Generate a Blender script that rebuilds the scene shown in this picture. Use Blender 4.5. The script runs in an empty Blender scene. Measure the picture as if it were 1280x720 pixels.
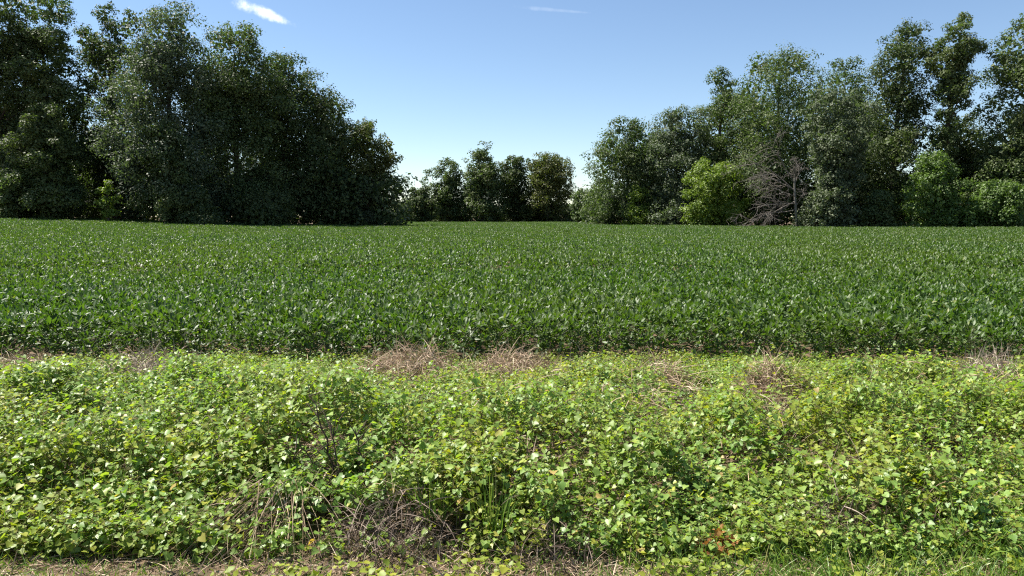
import bpy, math, random
import numpy as np
from mathutils import Vector, Matrix

PI = math.pi
R = math.radians
scene = bpy.context.scene
col = scene.collection

# ------------------------------------------------------------------ camera
CAM_Z, PITCH, FPX = 2.05, R(5.5), 930.0
cam_d = bpy.data.cameras.new('camera')
cam_d.sensor_width = 36.0
cam_d.lens = FPX / 1280.0 * 36.0
cam_d.clip_start, cam_d.clip_end = 0.05, 8000
cam = bpy.data.objects.new('camera', cam_d)
cam.location = (0, 0, CAM_Z)
cam.rotation_euler = (PI / 2 - PITCH, 0, 0)
col.objects.link(cam)
scene.camera = cam

# ------------------------------------------------------------------ sky and sun
SUN_AZ, SUN_EL = R(-67), R(58)           # azimuth from +Y (view direction), negative = towards the left
world = bpy.data.worlds.new('World')
scene.world = world
world.use_nodes = True
wn, wl = world.node_tree.nodes, world.node_tree.links
wn.clear()
w_out = wn.new('ShaderNodeOutputWorld')
w_bg = wn.new('ShaderNodeBackground')
w_bg.inputs['Strength'].default_value = 0.0625
sky = wn.new('ShaderNodeTexSky')
sky.sky_type = 'NISHITA'
sky.sun_disc = False
sky.sun_elevation = SUN_EL
sky.sun_rotation = SUN_AZ
sky.altitude = 20
sky.air_density = 0.92
sky.dust_density = 0.0
sky.ozone_density = 2.3


def wmath(op, a, b=None, c=None):
    n = wn.new('ShaderNodeMath')
    n.operation = op
    for i, v in enumerate((a, b, c)):
        if v is None:
            continue
        if isinstance(v, (int, float)):
            n.inputs[i].default_value = v
        else:
            wl.new(v, n.inputs[i])
    return n.outputs[0]


def cloud_mask(nd, u0, v0, ang, la, lb, amp, seed):
    """one thin fair-weather cloud at a fixed bearing and elevation in the sky"""
    sx = wn.new('ShaderNodeSeparateXYZ')
    wl.new(nd, sx.inputs[0])
    yy = wmath('MAXIMUM', sx.outputs[1], 0.05)
    u = wmath('SUBTRACT', wmath('DIVIDE', sx.outputs[0], yy), u0)
    v = wmath('SUBTRACT', wmath('DIVIDE', sx.outputs[2], yy), v0)
    ca, sa = math.cos(ang), math.sin(ang)
    a = wmath('DIVIDE', wmath('ADD', wmath('MULTIPLY', u, ca), wmath('MULTIPLY', v, sa)), la)
    b = wmath('DIVIDE', wmath('SUBTRACT', wmath('MULTIPLY', v, ca), wmath('MULTIPLY', u, sa)), lb)
    cmb = wn.new('ShaderNodeCombineXYZ')
    wl.new(u, cmb.inputs[0]); wl.new(v, cmb.inputs[1])
    nz = wn.new('ShaderNodeTexNoise')
    nz.noise_dimensions = '4D'
    nz.inputs['W'].default_value = seed
    nz.inputs['Scale'].default_value = 55
    nz.inputs['Detail'].default_value = 6
    nz.inputs['Roughness'].default_value = 0.6
    wl.new(cmb.outputs[0], nz.inputs['Vector'])
    nn = wmath('MULTIPLY', wmath('SUBTRACT', nz.outputs[0], 0.5), 2.6)
    b2 = wmath('ADD', b, wmath('MULTIPLY', a, 0.35))
    # thicker at its left end, thinning out to the right
    r = wmath('ADD', wmath('MULTIPLY', a, a), wmath('MULTIPLY', wmath('MULTIPLY', b2, b2), wmath('MAXIMUM', wmath('ADD', wmath('MULTIPLY', a, 1.3), 1.7), 0.3)))
    d = wmath('ADD', wmath('SUBTRACT', 1.0, r), nn)
    mr = wn.new('ShaderNodeMapRange')
    mr.interpolation_type = 'SMOOTHERSTEP'
    mr.inputs['From Min'].default_value = -0.1
    mr.inputs['From Max'].default_value = 1.5
    mr.inputs['To Max'].default_value = amp
    wl.new(d, mr.inputs['Value'])
    return wmath('MULTIPLY', mr.outputs[0], wmath('GREATER_THAN', sx.outputs[1], 0.1))


w_tc = wn.new('ShaderNodeTexCoord')
m1 = cloud_mask(w_tc.outputs['Generated'], -0.322, 0.264, R(-17), 0.048, 0.0115, 0.95, 1.3)
m2 = cloud_mask(w_tc.outputs['Generated'], 0.052, 0.268, R(-3), 0.05, 0.004, 0.10, 4.1)
w_mix = wn.new('ShaderNodeMix')
w_mix.data_type = 'RGBA'
wl.new(wmath('MINIMUM', wmath('ADD', m1, m2), 1.0), w_mix.inputs['Factor'])
wl.new(sky.outputs['Color'], w_mix.inputs['A'])
w_mix.inputs['B'].default_value = (10.2, 10.4, 10.6, 1)
wl.new(w_mix.outputs['Result'], w_bg.inputs['Color'])
wl.new(w_bg.outputs[0], w_out.inputs[0])

sun_d = bpy.data.lights.new('sun', 'SUN')
sun_d.energy = 5.0
sun_d.angle = R(0.53)
sun_d.color = (1.0, 0.955, 0.87)
sun = bpy.data.objects.new('sun', sun_d)
SUN_DIR = Vector((math.sin(SUN_AZ) * math.cos(SUN_EL), math.cos(SUN_AZ) * math.cos(SUN_EL), math.sin(SUN_EL)))
sun.rotation_euler = SUN_DIR.to_track_quat('Z', 'Y').to_euler()
sun.location = (-20, 20, 40)
col.objects.link(sun)

vs = scene.view_settings
vs.view_transform = 'Standard'
vs.look = 'None'
vs.exposure = 1.35
vs.gamma = 1.0
vs.use_curve_mapping = False
scene.cycles.max_bounces = 8
scene.cycles.diffuse_bounces = 3
scene.cycles.glossy_bounces = 2
scene.cycles.transmission_bounces = 5
scene.cycles.use_denoising = False
scene.cycles.filter_width = 1.2

# ------------------------------------------------------------------ helpers
rs = np.random.RandomState


def nrm(v):
    return v / np.maximum(np.linalg.norm(v, axis=-1, keepdims=True), 1e-9)


def sstep(x, a, b):
    t = np.clip((np.asarray(x, float) - a) / (b - a), 0, 1)
    return t * t * (3 - 2 * t)


_perm = rs(77).rand(64, 64)


def vnoise(x, y, s=1.0, o=0.0):
    """smooth value noise, 0..1"""
    x = np.asarray(x, float) * s + 17.3 + o; y = np.asarray(y, float) * s + 9.1 + o * 1.7
    xi, yi = np.floor(x).astype(int), np.floor(y).astype(int)
    fx, fy = x - xi, y - yi
    fx = fx * fx * (3 - 2 * fx); fy = fy * fy * (3 - 2 * fy)
    g = lambda a, b: _perm[a % 64, b % 64]
    return (g(xi, yi) * (1 - fx) + g(xi + 1, yi) * fx) * (1 - fy) + (g(xi, yi + 1) * (1 - fx) + g(xi + 1, yi + 1) * fx) * fy


def mesh_from(name, V, F, mat, smooth=False):
    V = np.asarray(V, np.float32).reshape(-1, 3)
    F = np.asarray(F, np.int32)
    m, k = F.shape
    me = bpy.data.meshes.new(name)
    me.vertices.add(len(V)); me.vertices.foreach_set('co', V.ravel())
    me.loops.add(m * k); me.loops.foreach_set('vertex_index', F.ravel())
    me.polygons.add(m)
    me.polygons.foreach_set('loop_start', np.arange(0, m * k, k, dtype=np.int32))
    me.polygons.foreach_set('loop_total', np.full(m, k, np.int32))
    me.polygons.foreach_set('use_smooth', np.full(m, smooth, bool))
    me.update(calc_edges=True)
    if mat:
        me.materials.append(mat)
    return me


def link(name, data, parent=None, loc=None, **props):
    o = bpy.data.objects.new(name, data)
    col.objects.link(o)
    if parent:
        o.parent = parent
    if loc is not None:
        o.location = loc
    for k, v in props.items():
        o[k] = v
    return o


def frames(n, d):
    """rows of orthonormal axes: x (width), y (length), z (normal)"""
    n = nrm(n)
    y = nrm(d - (d * n).sum(-1, keepdims=True) * n)
    x = np.cross(y, n)
    return np.stack([x, y, n], axis=1)


def leaves(T, TF, P, A, S):
    """template T,TF placed at P with axes A and sizes S (n,) or (n,2) width,length"""
    S = np.asarray(S, float)
    if S.ndim == 1:
        S = np.stack([S, S], 1)
    S3 = np.stack([S[:, 0], S[:, 1], S[:, 0]], 1)
    L = T[None] * S3[:, None, :]
    V = np.einsum('nki,nij->nkj', L, A) + P[:, None, :]
    F = TF[None] + (np.arange(len(P)) * len(T))[:, None, None]
    return V.reshape(-1, 3), F.reshape(-1, TF.shape[1])


def tubes(paths, radii, k=6):
    """list of polylines (n,3) and radii (n,) -> one quad mesh"""
    VV, FF, off = [], [], 0
    ang = np.arange(k) * 2 * PI / k
    for p, r in zip(paths, radii):
        p = np.asarray(p, float); r = np.asarray(r, float)
        t = nrm(np.gradient(p, axis=0))
        up = np.where(np.abs(t[:, 2:3]) > 0.9, np.array([[1.0, 0, 0]]), np.array([[0, 0, 1.0]]))
        a = nrm(np.cross(t, up)); b = np.cross(t, a)
        ring = p[:, None] + r[:, None, None] * (np.cos(ang)[None, :, None] * a[:, None] + np.sin(ang)[None, :, None] * b[:, None])
        n = len(p)
        VV.append(ring.reshape(-1, 3))
        i = np.arange(n - 1)[:, None] * k; j = np.arange(k)[None]
        jn = (j + 1) % k
        FF.append((np.stack([i + j, i + jn, i + k + jn, i + k + j], -1).reshape(-1, 4)) + off)
        off += n * k
    return np.concatenate(VV), np.concatenate(FF)


def blades(P, D, L, W, droop, r, seg=3, face=None):
    """tapering grass blades: base P, direction D, length L, width W, droop amount"""
    n = len(P)
    D = nrm(D)
    side = nrm(np.cross(D, r.normal(size=(n, 3)) if face is None else face))
    V = np.zeros((n, (seg + 1) * 2, 3))
    pos = P.copy(); d = D.copy()
    for i in range(seg + 1):
        w = (W * (1 - (i / seg) ** 1.6) + 0.0006)[:, None] * 0.5
        V[:, 2 * i] = pos - side * w
        V[:, 2 * i + 1] = pos + side * w
        d = nrm(d + np.array([0, 0, -1.0]) * droop[:, None] / seg)
        pos = pos + d * (L / seg)[:, None]
    F1 = np.array([[2 * i, 2 * i + 1, 2 * i + 3, 2 * i + 2] for i in range(seg)])
    F = F1[None] + (np.arange(n) * (seg + 1) * 2)[:, None, None]
    return V.reshape(-1, 3), F.reshape(-1, 4)


def px_x(px, D):
    return (px - 640.0) / FPX * D


def py_z(py, D):
    return CAM_Z + D * math.tan(math.atan((360.0 - py) / FPX) - PITCH)


# ------------------------------------------------------------------ materials
def leaf_mat(name, cols, trans, tfac=0.35, rough=0.45, spec=0.5, noise_scale=0.0, noise_cols=None, noise_amt=0.5):
    m = bpy.data.materials.new(name)
    m.use_nodes = True
    nt = m.node_tree; n, l = nt.nodes, nt.links
    n.clear()
    out = n.new('ShaderNodeOutputMaterial')
    geo = n.new('ShaderNodeNewGeometry')
    oi = n.new('ShaderNodeObjectInfo')
    add = n.new('ShaderNodeMath'); add.operation = 'ADD'
    l.new(geo.outputs['Random Per Island'], add.inputs[0]); l.new(oi.outputs['Random'], add.inputs[1])
    fr = n.new('ShaderNodeMath'); fr.operation = 'FRACT'
    l.new(add.outputs[0], fr.inputs[0])
    ramp = n.new('ShaderNodeValToRGB')
    el = ramp.color_ramp.elements
    while len(el) < len(cols):
        el.new(0.5)
    for e, (p, c) in zip(el, cols):
        e.position = p; e.color = (*c, 1)
    l.new(fr.outputs[0], ramp.inputs[0])
    c_out = ramp.outputs[0]
    if noise_scale:
        nz = n.new('ShaderNodeTexNoise')
        nz.inputs['Scale'].default_value = noise_scale
        nz.inputs['Detail'].default_value = 3
        l.new(geo.outputs['Position'], nz.inputs['Vector'])
        mr = n.new('ShaderNodeMapRange')
        mr.inputs['From Min'].default_value = 0.42; mr.inputs['From Max'].default_value = 0.68
        mr.inputs['To Max'].default_value = noise_amt
        l.new(nz.outputs[0], mr.inputs[0])
        mx = n.new('ShaderNodeMix'); mx.data_type = 'RGBA'
        l.new(mr.outputs[0], mx.inputs['Factor'])
        l.new(c_out, mx.inputs['A'])
        mx.inputs['B'].default_value = (*noise_cols, 1)
        c_out = mx.outputs['Result']
    pb = n.new('ShaderNodeBsdfPrincipled')
    l.new(c_out, pb.inputs['Base Color'])
    pb.inputs['Roughness'].default_value = rough
    pb.inputs['Specular IOR Level'].default_value = spec
    if tfac > 0:
        tr = n.new('ShaderNodeBsdfTranslucent')
        mt = n.new('ShaderNodeMix'); mt.data_type = 'RGBA'; mt.blend_type = 'MULTIPLY'
        mt.inputs['Factor'].default_value = 1.0
        l.new(c_out, mt.inputs['A'])
        mt.inputs['B'].default_value = (*trans, 1)
        l.new(mt.outputs['Result'], tr.inputs['Color'])
        ms = n.new('ShaderNodeMixShader')
        ms.inputs[0].default_value = tfac
        l.new(pb.outputs[0], ms.inputs[1]); l.new(tr.outputs[0], ms.inputs[2])
        l.new(ms.outputs[0], out.inputs[0])
    else:
        l.new(pb.outputs[0], out.inputs[0])
    return m


def noise_mat(name, c1, c2, c3, scale, rough=0.9, bump=0.3, spec=0.2, stretch=None):
    m = bpy.data.materials.new(name)
    m.use_nodes = True
    nt = m.node_tree; n, l = nt.nodes, nt.links
    pb = n['Principled BSDF']
    tc = n.new('ShaderNodeTexCoord')
    vec = tc.outputs['Object']
    if stretch:
        mp = n.new('ShaderNodeMapping'); mp.inputs['Scale'].default_value = stretch
        l.new(vec, mp.inputs[0]); vec = mp.outputs[0]
    nz = n.new('ShaderNodeTexNoise')
    nz.inputs['Scale'].default_value = scale; nz.inputs['Detail'].default_value = 8; nz.inputs['Roughness'].default_value = 0.65
    l.new(vec, nz.inputs['Vector'])
    rp = n.new('ShaderNodeValToRGB')
    rp.color_ramp.elements[0].position = 0.3; rp.color_ramp.elements[0].color = (*c1, 1)
    rp.color_ramp.elements[1].position = 0.7; rp.color_ramp.elements[1].color = (*c3, 1)
    e = rp.color_ramp.elements.new(0.5); e.color = (*c2, 1)
    l.new(nz.outputs[0], rp.inputs[0]); l.new(rp.outputs[0], pb.inputs['Base Color'])
    pb.inputs['Roughness'].default_value = rough
    pb.inputs['Specular IOR Level'].default_value = spec
    bp = n.new('ShaderNodeBump'); bp.inputs['Strength'].default_value = bump; bp.inputs['Distance'].default_value = 0.05
    l.new(nz.outputs[0], bp.inputs['Height']); l.new(bp.outputs[0], pb.inputs['Normal'])
    return m


M = {}
M['ground'] = noise_mat('soil and straw', (0.045, 0.03, 0.02), (0.11, 0.075, 0.045), (0.21, 0.155, 0.10), 3.0, bump=0.6)
M['bark'] = noise_mat('bark', (0.03, 0.024, 0.018), (0.07, 0.056, 0.044), (0.13, 0.11, 0.09), 6.0, stretch=(3, 3, 0.6))
M['dead_wood'] = noise_mat('bleached dead wood', (0.10, 0.09, 0.078), (0.20, 0.18, 0.155), (0.32, 0.295, 0.26), 5.0, stretch=(3, 3, 0.6))
M['dead_twig'] = noise_mat('grey brown dead twig', (0.075, 0.066, 0.056), (0.14, 0.122, 0.105), (0.23, 0.205, 0.18), 5.0)
M['stem_dark'] = noise_mat('dark woody stem', (0.03, 0.022, 0.016), (0.075, 0.054, 0.04), (0.14, 0.105, 0.08), 20.0)
TT = (1.15, 1.5, 0.55)
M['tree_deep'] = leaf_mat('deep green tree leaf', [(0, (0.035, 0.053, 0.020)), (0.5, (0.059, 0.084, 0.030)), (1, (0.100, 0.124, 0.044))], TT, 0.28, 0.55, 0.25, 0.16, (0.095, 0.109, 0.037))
M['tree_mid'] = leaf_mat('mid green tree leaf', [(0, (0.046, 0.068, 0.026)), (0.5, (0.077, 0.109, 0.039)), (1, (0.119, 0.154, 0.056))], TT, 0.3, 0.55, 0.25, 0.2, (0.119, 0.134, 0.046))
M['tree_grey'] = leaf_mat('grey green tree leaf', [(0, (0.056, 0.074, 0.039)), (0.5, (0.095, 0.121, 0.066)), (1, (0.146, 0.173, 0.101))], TT, 0.26, 0.55, 0.25, 0.2, (0.093, 0.109, 0.054))
M['tree_olive'] = leaf_mat('olive tree leaf', [(0, (0.053, 0.064, 0.019)), (0.5, (0.093, 0.108, 0.031)), (1, (0.153, 0.157, 0.051))], TT, 0.3, 0.55, 0.25, 0.2, (0.126, 0.124, 0.037))
M['bush_yellow'] = leaf_mat('yellow green bush leaf', [(0, (0.091, 0.137, 0.019)), (0.5, (0.150, 0.208, 0.031)), (1, (0.221, 0.280, 0.047))], (1.2, 1.4, 0.5), 0.36, 0.5, 0.4, 0.5, (0.104, 0.169, 0.026))
M['bush_green'] = leaf_mat('fresh green bush leaf', [(0, (0.056, 0.100, 0.021)), (0.5, (0.094, 0.156, 0.034)), (1, (0.144, 0.219, 0.053))], (1.2, 1.4, 0.5), 0.34, 0.5, 0.4, 0.5, (0.075, 0.112, 0.025))
M['soy'] = leaf_mat('soybean leaf', [(0, (0.040, 0.079, 0.015)), (0.45, (0.058, 0.109, 0.020)), (0.93, (0.084, 0.143, 0.028)), (1, (0.172, 0.193, 0.028))], (1.25, 1.5, 0.4), 0.36, 0.50, 0.5, 0.12, (0.088, 0.13, 0.02), 0.7)
M['soy_stem'] = leaf_mat('soybean stem', [(0, (0.06, 0.07, 0.025)), (1, (0.12, 0.12, 0.05))], (1, 1, 1), 0.0, 0.6, 0.3)
M['vine'] = leaf_mat('vine leaf', [(0, (0.107, 0.199, 0.038)), (0.35, (0.164, 0.272, 0.054)), (0.72, (0.215, 0.333, 0.070)), (0.92, (0.278, 0.385, 0.078)), (0.975, (0.416, 0.439, 0.070)), (1, (0.416, 0.265, 0.104))], (1.4, 1.45, 0.4), 0.42, 0.45, 0.45, 1.1, (0.235, 0.285, 0.05), 0.6)
M['vine_young'] = leaf_mat('young vine leaf', [(0, (0.18, 0.24, 0.03)), (0.6, (0.25, 0.31, 0.04)), (1, (0.33, 0.34, 0.045))], (1.3, 1.3, 0.4), 0.42, 0.5, 0.36)
M['vine_stem'] = leaf_mat('vine stem', [(0, (0.10, 0.11, 0.03)), (0.6, (0.16, 0.15, 0.045)), (1, (0.17, 0.10, 0.05))], (1, 1, 1), 0.0, 0.6, 0.3)
M['straw'] = leaf_mat('dry straw', [(0, (0.18, 0.115, 0.07)), (0.45, (0.32, 0.225, 0.145)), (0.85, (0.48, 0.36, 0.24)), (1, (0.58, 0.48, 0.34))], (1, 1, 1), 0.12, 0.6, 0.35)
M['straw_grey'] = leaf_mat('weathered straw', [(0, (0.15, 0.11, 0.08)), (0.5, (0.30, 0.235, 0.175)), (1, (0.52, 0.44, 0.34))], (1, 1, 1), 0.1, 0.6, 0.35)
M['stalk'] = leaf_mat('brown dead stalk', [(0, (0.05, 0.033, 0.024)), (0.6, (0.13, 0.092, 0.066)), (1, (0.30, 0.235, 0.175))], (1, 1, 1), 0.0, 0.65, 0.3)
M['straw_red'] = leaf_mat('reddish dry leaf', [(0, (0.16, 0.06, 0.02)), (0.5, (0.28, 0.11, 0.03)), (1, (0.34, 0.2, 0.05))], (1.2, 1, 0.6), 0.25, 0.6, 0.35)
M['grass'] = leaf_mat('grass blade', [(0, (0.075, 0.15, 0.025)), (0.5, (0.13, 0.22, 0.038)), (0.85, (0.20, 0.29, 0.055)), (1, (0.33, 0.29, 0.11))], (1.2, 1.4, 0.5), 0.32, 0.45, 0.45)

# ------------------------------------------------------------------ ground
VERGE_IN, VERGE_OUT, FIELD_Y = 3.78, 9.7, 10.3


def ground_z(x, y):
    x = np.asarray(x, float); y = np.asarray(y, float)
    z = 0.30 * (1 - sstep(y, 4.0, 10.0))
    z = z + 0.2 * sstep(y, 20, 80) + 0.95 * sstep(-x, 12, 55) * sstep(y, 15, 75)
    return z + 0.03 * (vnoise(x, y, 0.9) - 0.5) * (1 - sstep(y, 12, 20))


def axis(a, b, near, n1, far_pts):
    return np.array(sorted(set(list(np.linspace(a, b, n1)) + far_pts)))


gx = axis(-14, 14, 0, 71, [-4000, -2000, -1000, -500, -300, -200, -140] + list(range(-110, -14, 4)) + list(range(18, 112, 4)) + [140, 200, 300, 500, 1000, 2000, 4000])
gy = axis(0, 14, 0, 46, [-300, -100, -40, -15, -5, -2] + list(range(16, 200, 4)) + [240, 320, 450, 700, 1200, 2400, 5000])
GX, GY = np.meshgrid(gx, gy)
V = np.stack([GX, GY, ground_z(GX, GY)], -1).reshape(-1, 3)
nx, ny = len(gx), len(gy)
ii = (np.arange(ny - 1)[:, None] * nx + np.arange(nx - 1)[None]).ravel()
link('ground', mesh_from('ground', V, np.stack([ii, ii + 1, ii + nx + 1, ii + nx], 1), M['ground'], True), kind='structure', label='brown soil and straw under the crop and verge')

# ------------------------------------------------------------------ trees
LT = np.array([[0, 0, 0], [-0.5, 0.45, 0.06], [0, 1, -0.05], [0.5, 0.45, 0.06]], float)
LTF = np.array([[0, 1, 2, 3]])


def puff_leaves(r, C, rad, n_each, size, up=0.55, flat=0.75):
    """leaf sprays round cluster centres C (k,3) with radii rad (k,)"""
    k = len(C)
    idx = np.repeat(np.arange(k), n_each)
    n = len(idx)
    d = nrm(r.normal(size=(n, 3)) + np.array([0, 0, 0.25]))
    rr = r.rand(n) ** 0.28 * (1 + 0.16 * r.normal(size=n))
    off = d * (rad[idx] * rr)[:, None]
    off[:, 2] *= flat
    P = C[idx] + off
    nor = nrm(d * 1.0 + r.normal(size=(n, 3)) * 0.40 + np.array([0, 0, up * 0.7]))
    dr = nrm(d + r.normal(size=(n, 3)) * 0.7 + np.array([0, 0, -0.35]))
    s = size * r.uniform(0.6, 1.45, n)
    return P, frames(nor, dr), np.stack([s * 0.72, s], 1)


def grow(r, H, W, style, lean=0.0, low=0.08, puffs=90):
    """cluster centres of a crown with height H and width W. style: profile of (height fraction, radius fraction)"""
    prof = {
        'round': [(0, .6), (.25, .95), (.5, 1), (.75, .88), (.92, .6), (1, .3)],
        'tall': [(0, .75), (.2, .95), (.5, 1), (.75, .85), (.9, .6), (1, .3)],
        'dome': [(0, .95), (.3, 1), (.55, .93), (.8, .74), (.93, .52), (1, .3)],
        'slim': [(0, .3), (.3, .34), (.48, .5), (.6, .85), (.8, 1), (.93, .8), (1, .4)],
        'open': [(0, .35), (.2, .7), (.5, 1), (.75, 1), (.92, .7), (1, .3)],
        'taper': [(0, 1), (.3, .95), (.55, .7), (.8, .52), (.93, .38), (1, .22)],
    }[style]
    a, b = zip(*prof)
    nl = max(9, int(puffs / 5.2))                        # big boughs filling the envelope
    t = (np.arange(nl) + r.rand(nl)) / nl
    th = np.arange(nl) * 2.4 + r.rand(nl) * 1.1
    Re = np.interp(t, a, b) * W / 2
    lr = (W * r.uniform(0.15, 0.29, nl)) * np.interp(t, [0, 0.7, 1], [1, 0.95, 0.6])
    lr = np.minimum(lr, np.maximum(Re * 0.8, W * 0.09))
    rho = np.maximum(Re - lr * 0.75, 0) * r.uniform(0.45, 1.12, nl)
    z = H * (low + (1 - low) * t)
    z = np.minimum(z, H - lr * 0.75)
    L0 = np.stack([rho * np.cos(th) + lean * H * t * t, rho * np.sin(th) * 0.85, z], 1)
    # inner filling
    ni = nl * 2 // 3
    ti = r.uniform(0.05, 0.8, ni)
    L1 = np.stack([r.normal(size=ni) * W * 0.11 + lean * H * ti * ti, r.normal(size=ni) * W * 0.11, H * (low + (1 - low) * ti)], 1)
    Lc = np.concatenate([L0, L1]); Lr = np.concatenate([lr, np.interp(ti, a, b) * W * 0.24])
    # leaf clusters over each bough
    m = 13
    d = nrm(r.normal(size=(len(Lc), m, 3)) + np.array([0, 0, 0.35]))
    C = Lc[:, None] + d * (Lr[:, None] * r.uniform(0.72, 1.0, (len(Lc), m)))[..., None] * np.array([1, 1, 0.85])
    rad = Lr[:, None] * r.uniform(0.24, 0.46, (len(Lc), m))
    return C.reshape(-1, 3), rad.reshape(-1), Lc, Lr


def trunk_mesh(r, H, W, C, lean, rb, mat, limbs=14, k=6, fork=0):
    n = 9
    tt = np.linspace(0, 1, n)
    p = np.stack([lean * H * tt * tt * 0.82 + 0.12 * np.sin(tt * 5 + r.rand() * 6) * rb * 3 * tt, 0.1 * np.sin(tt * 4) * rb * 3, H * 0.84 * tt - 0.3 * (tt == 0)], 1)
    paths = [p]; rads = [rb * (1 - tt) ** 0.8 + 0.04]
    rads[0][0] *= 1.35
    for i in r.choice(len(C), min(limbs, len(C)), replace=False):
        e = C[i]
        zs = min(max(0.25 * H, e[2] - np.hypot(e[0], e[1]) * r.uniform(0.7, 1.2)), H * 0.75)
        u = np.clip(zs / (H * 0.84), 0, 0.95)
        s = np.array([np.interp(u, tt, p[:, 0]), np.interp(u, tt, p[:, 1]), zs])
        q = np.linspace(0, 1, 6)[:, None]
        mid = (s + e) / 2 + np.array([0, 0, 0.12 * np.linalg.norm(e - s)])
        path = (1 - q) ** 2 * s + 2 * q * (1 - q) * mid + q * q * e
        path[1:5] += r.normal(size=(4, 3)) * 0.04 * np.linalg.norm(e - s) * 0.6
        r0 = rb * (1 - u) ** 0.8 * 0.55
        paths.append(path); rads.append(np.linspace(r0, 0.025, 6))
    return mesh_from('trunk', *tubes(paths, rads, k), mat, True)


def tree(name, label, cat, px, top, wpx, D, style, mat, seed, lean=0.0, low=0.06, puffs=110, n_leaf=24000, size=0.20, rb=None, group=None, extra=None, up=0.55, limbs=14):
    r = rs(seed)
    x = px_x(px, D); z0 = float(ground_z(x, D))
    H = py_z(top, D) - z0
    W = wpx / FPX * D
    C, rad, Lc, Lr = grow(r, H * 0.985, W * 1.2, style, lean, low, puffs)
    if extra:                                      # named boughs: (dx px, py, radius px, clusters)
        for (ex, ey, er, ne) in extra:
            cc = np.array([px_x(px + ex, D) - x, 0, py_z(ey, D) - z0])
            q = nrm(r.normal(size=(ne, 3))) * (er / FPX * D) * r.uniform(0.3, 1, (ne, 1))
            C = np.concatenate([C, cc + q]); rad = np.concatenate([rad, np.full(ne, er / FPX * D * 0.42)])
    wgt = rad ** 2
    n_each = np.maximum(8, (1.85 * n_leaf * wgt / wgt.sum()).astype(int))
    P, A, S = puff_leaves(r, C, rad, n_each, size, up)
    # shaded inner foliage of every bough
    nc = 64
    dc = nrm(r.normal(size=(len(Lc), nc, 3))) * (Lr[:, None] * 0.62 * r.rand(len(Lc), nc) ** 0.4)[..., None]
    Pc = (Lc[:, None] + dc).reshape(-1, 3)
    Ac = frames(r.normal(size=Pc.shape) + np.array([0, -0.5, 0.3]), r.normal(size=Pc.shape))
    Sc = np.minimum(np.repeat(Lr, nc) * 0.26, 0.46) * r.uniform(0.7, 1.15, len(Pc))
    P = np.concatenate([P, Pc]); A = np.concatenate([A, Ac]); S = np.concatenate([S, np.stack([Sc, Sc * 1.1], 1)])
    keep = P[:, 2] > 0.1
    root = link(name, None, None, (x, D, z0), label=label, category=cat)
    root.empty_display_size = 0.5
    if group:
        root['group'] = group
    Vv, Ff = leaves(LT, LTF, P[keep], A[keep], S[keep])
    link('crown', mesh_from('crown', Vv, Ff, M[mat]), root)
    link('trunk', trunk_mesh(r, H, W, C, lean, rb or 0.018 * H, M['bark'], limbs), root)
    return root


LG = 'trees of the wood on the left edge of the field'
CG = 'trees along the far end of the field'
RG = 'trees of the wood on the right edge of the field'
# left wood, front row then the ones that show above and between
tree('deciduous_tree', 'tall dark tree at the far left, its crown cut by the frame edge', 'tree', 8, -30, 120, 78, 'tall', 'tree_deep', 11, group=LG, n_leaf=26000)
tree('deciduous_tree', 'dark tree with narrow top just left of the sky notch, second from the left edge', 'tree', 68, -18, 105, 80, 'tall', 'tree_mid', 12, group=LG, n_leaf=26000)
tree('deciduous_tree', 'dark narrow-topped tree between the sky notch and the big sunlit tree', 'tree', 150, 2, 85, 84, 'tall', 'tree_deep', 13, group=LG, n_leaf=20000)
tree('deciduous_tree', 'big broad sunlit tree in the middle of the wood on the left', 'tree', 218, 3, 150, 79, 'dome', 'tree_grey', 14, group=LG, puffs=150, n_leaf=38000)
tree('deciduous_tree', 'tall tree with rounded shoulder on the sloping skyline, under the small cloud', 'tree', 300, 26, 130, 82, 'dome', 'tree_mid', 15, group=LG, puffs=130, n_leaf=32000)
tree('deciduous_tree', 'dark tree halfway down the sloping skyline of the wood on the left', 'tree', 358, 66, 120, 86, 'dome', 'tree_deep', 16, group=LG, puffs=120, n_leaf=28000)
tree('deciduous_tree', 'dark rounded tree low on the sloping skyline, next but one to the wood end', 'tree', 408, 112, 100, 88, 'dome', 'tree_deep', 17, group=LG, puffs=100, n_leaf=20000)
tree('deciduous_tree', 'last brownish green tree at the right end of the wood on the left', 'tree', 462, 146, 78, 90, 'round', 'tree_olive', 18, group=LG, puffs=90, n_leaf=15000, low=0.05, extra=[(10, 215, 24, 9), (4, 250, 26, 8), (-14, 158, 12, 4)])
tree('deciduous_tree', 'pointed sunlit tree leaning over the dark low tree, lower front of the left wood', 'tree', 62, 130, 95, 74, 'taper', 'tree_mid', 19, group=LG, puffs=80, n_leaf=16000)
tree('deciduous_tree', 'short tree with grey green front boughs low before the big sunlit tree', 'tree', 212, 150, 80, 74, 'taper', 'tree_mid', 20, group=LG, puffs=60, n_leaf=11000)
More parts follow.
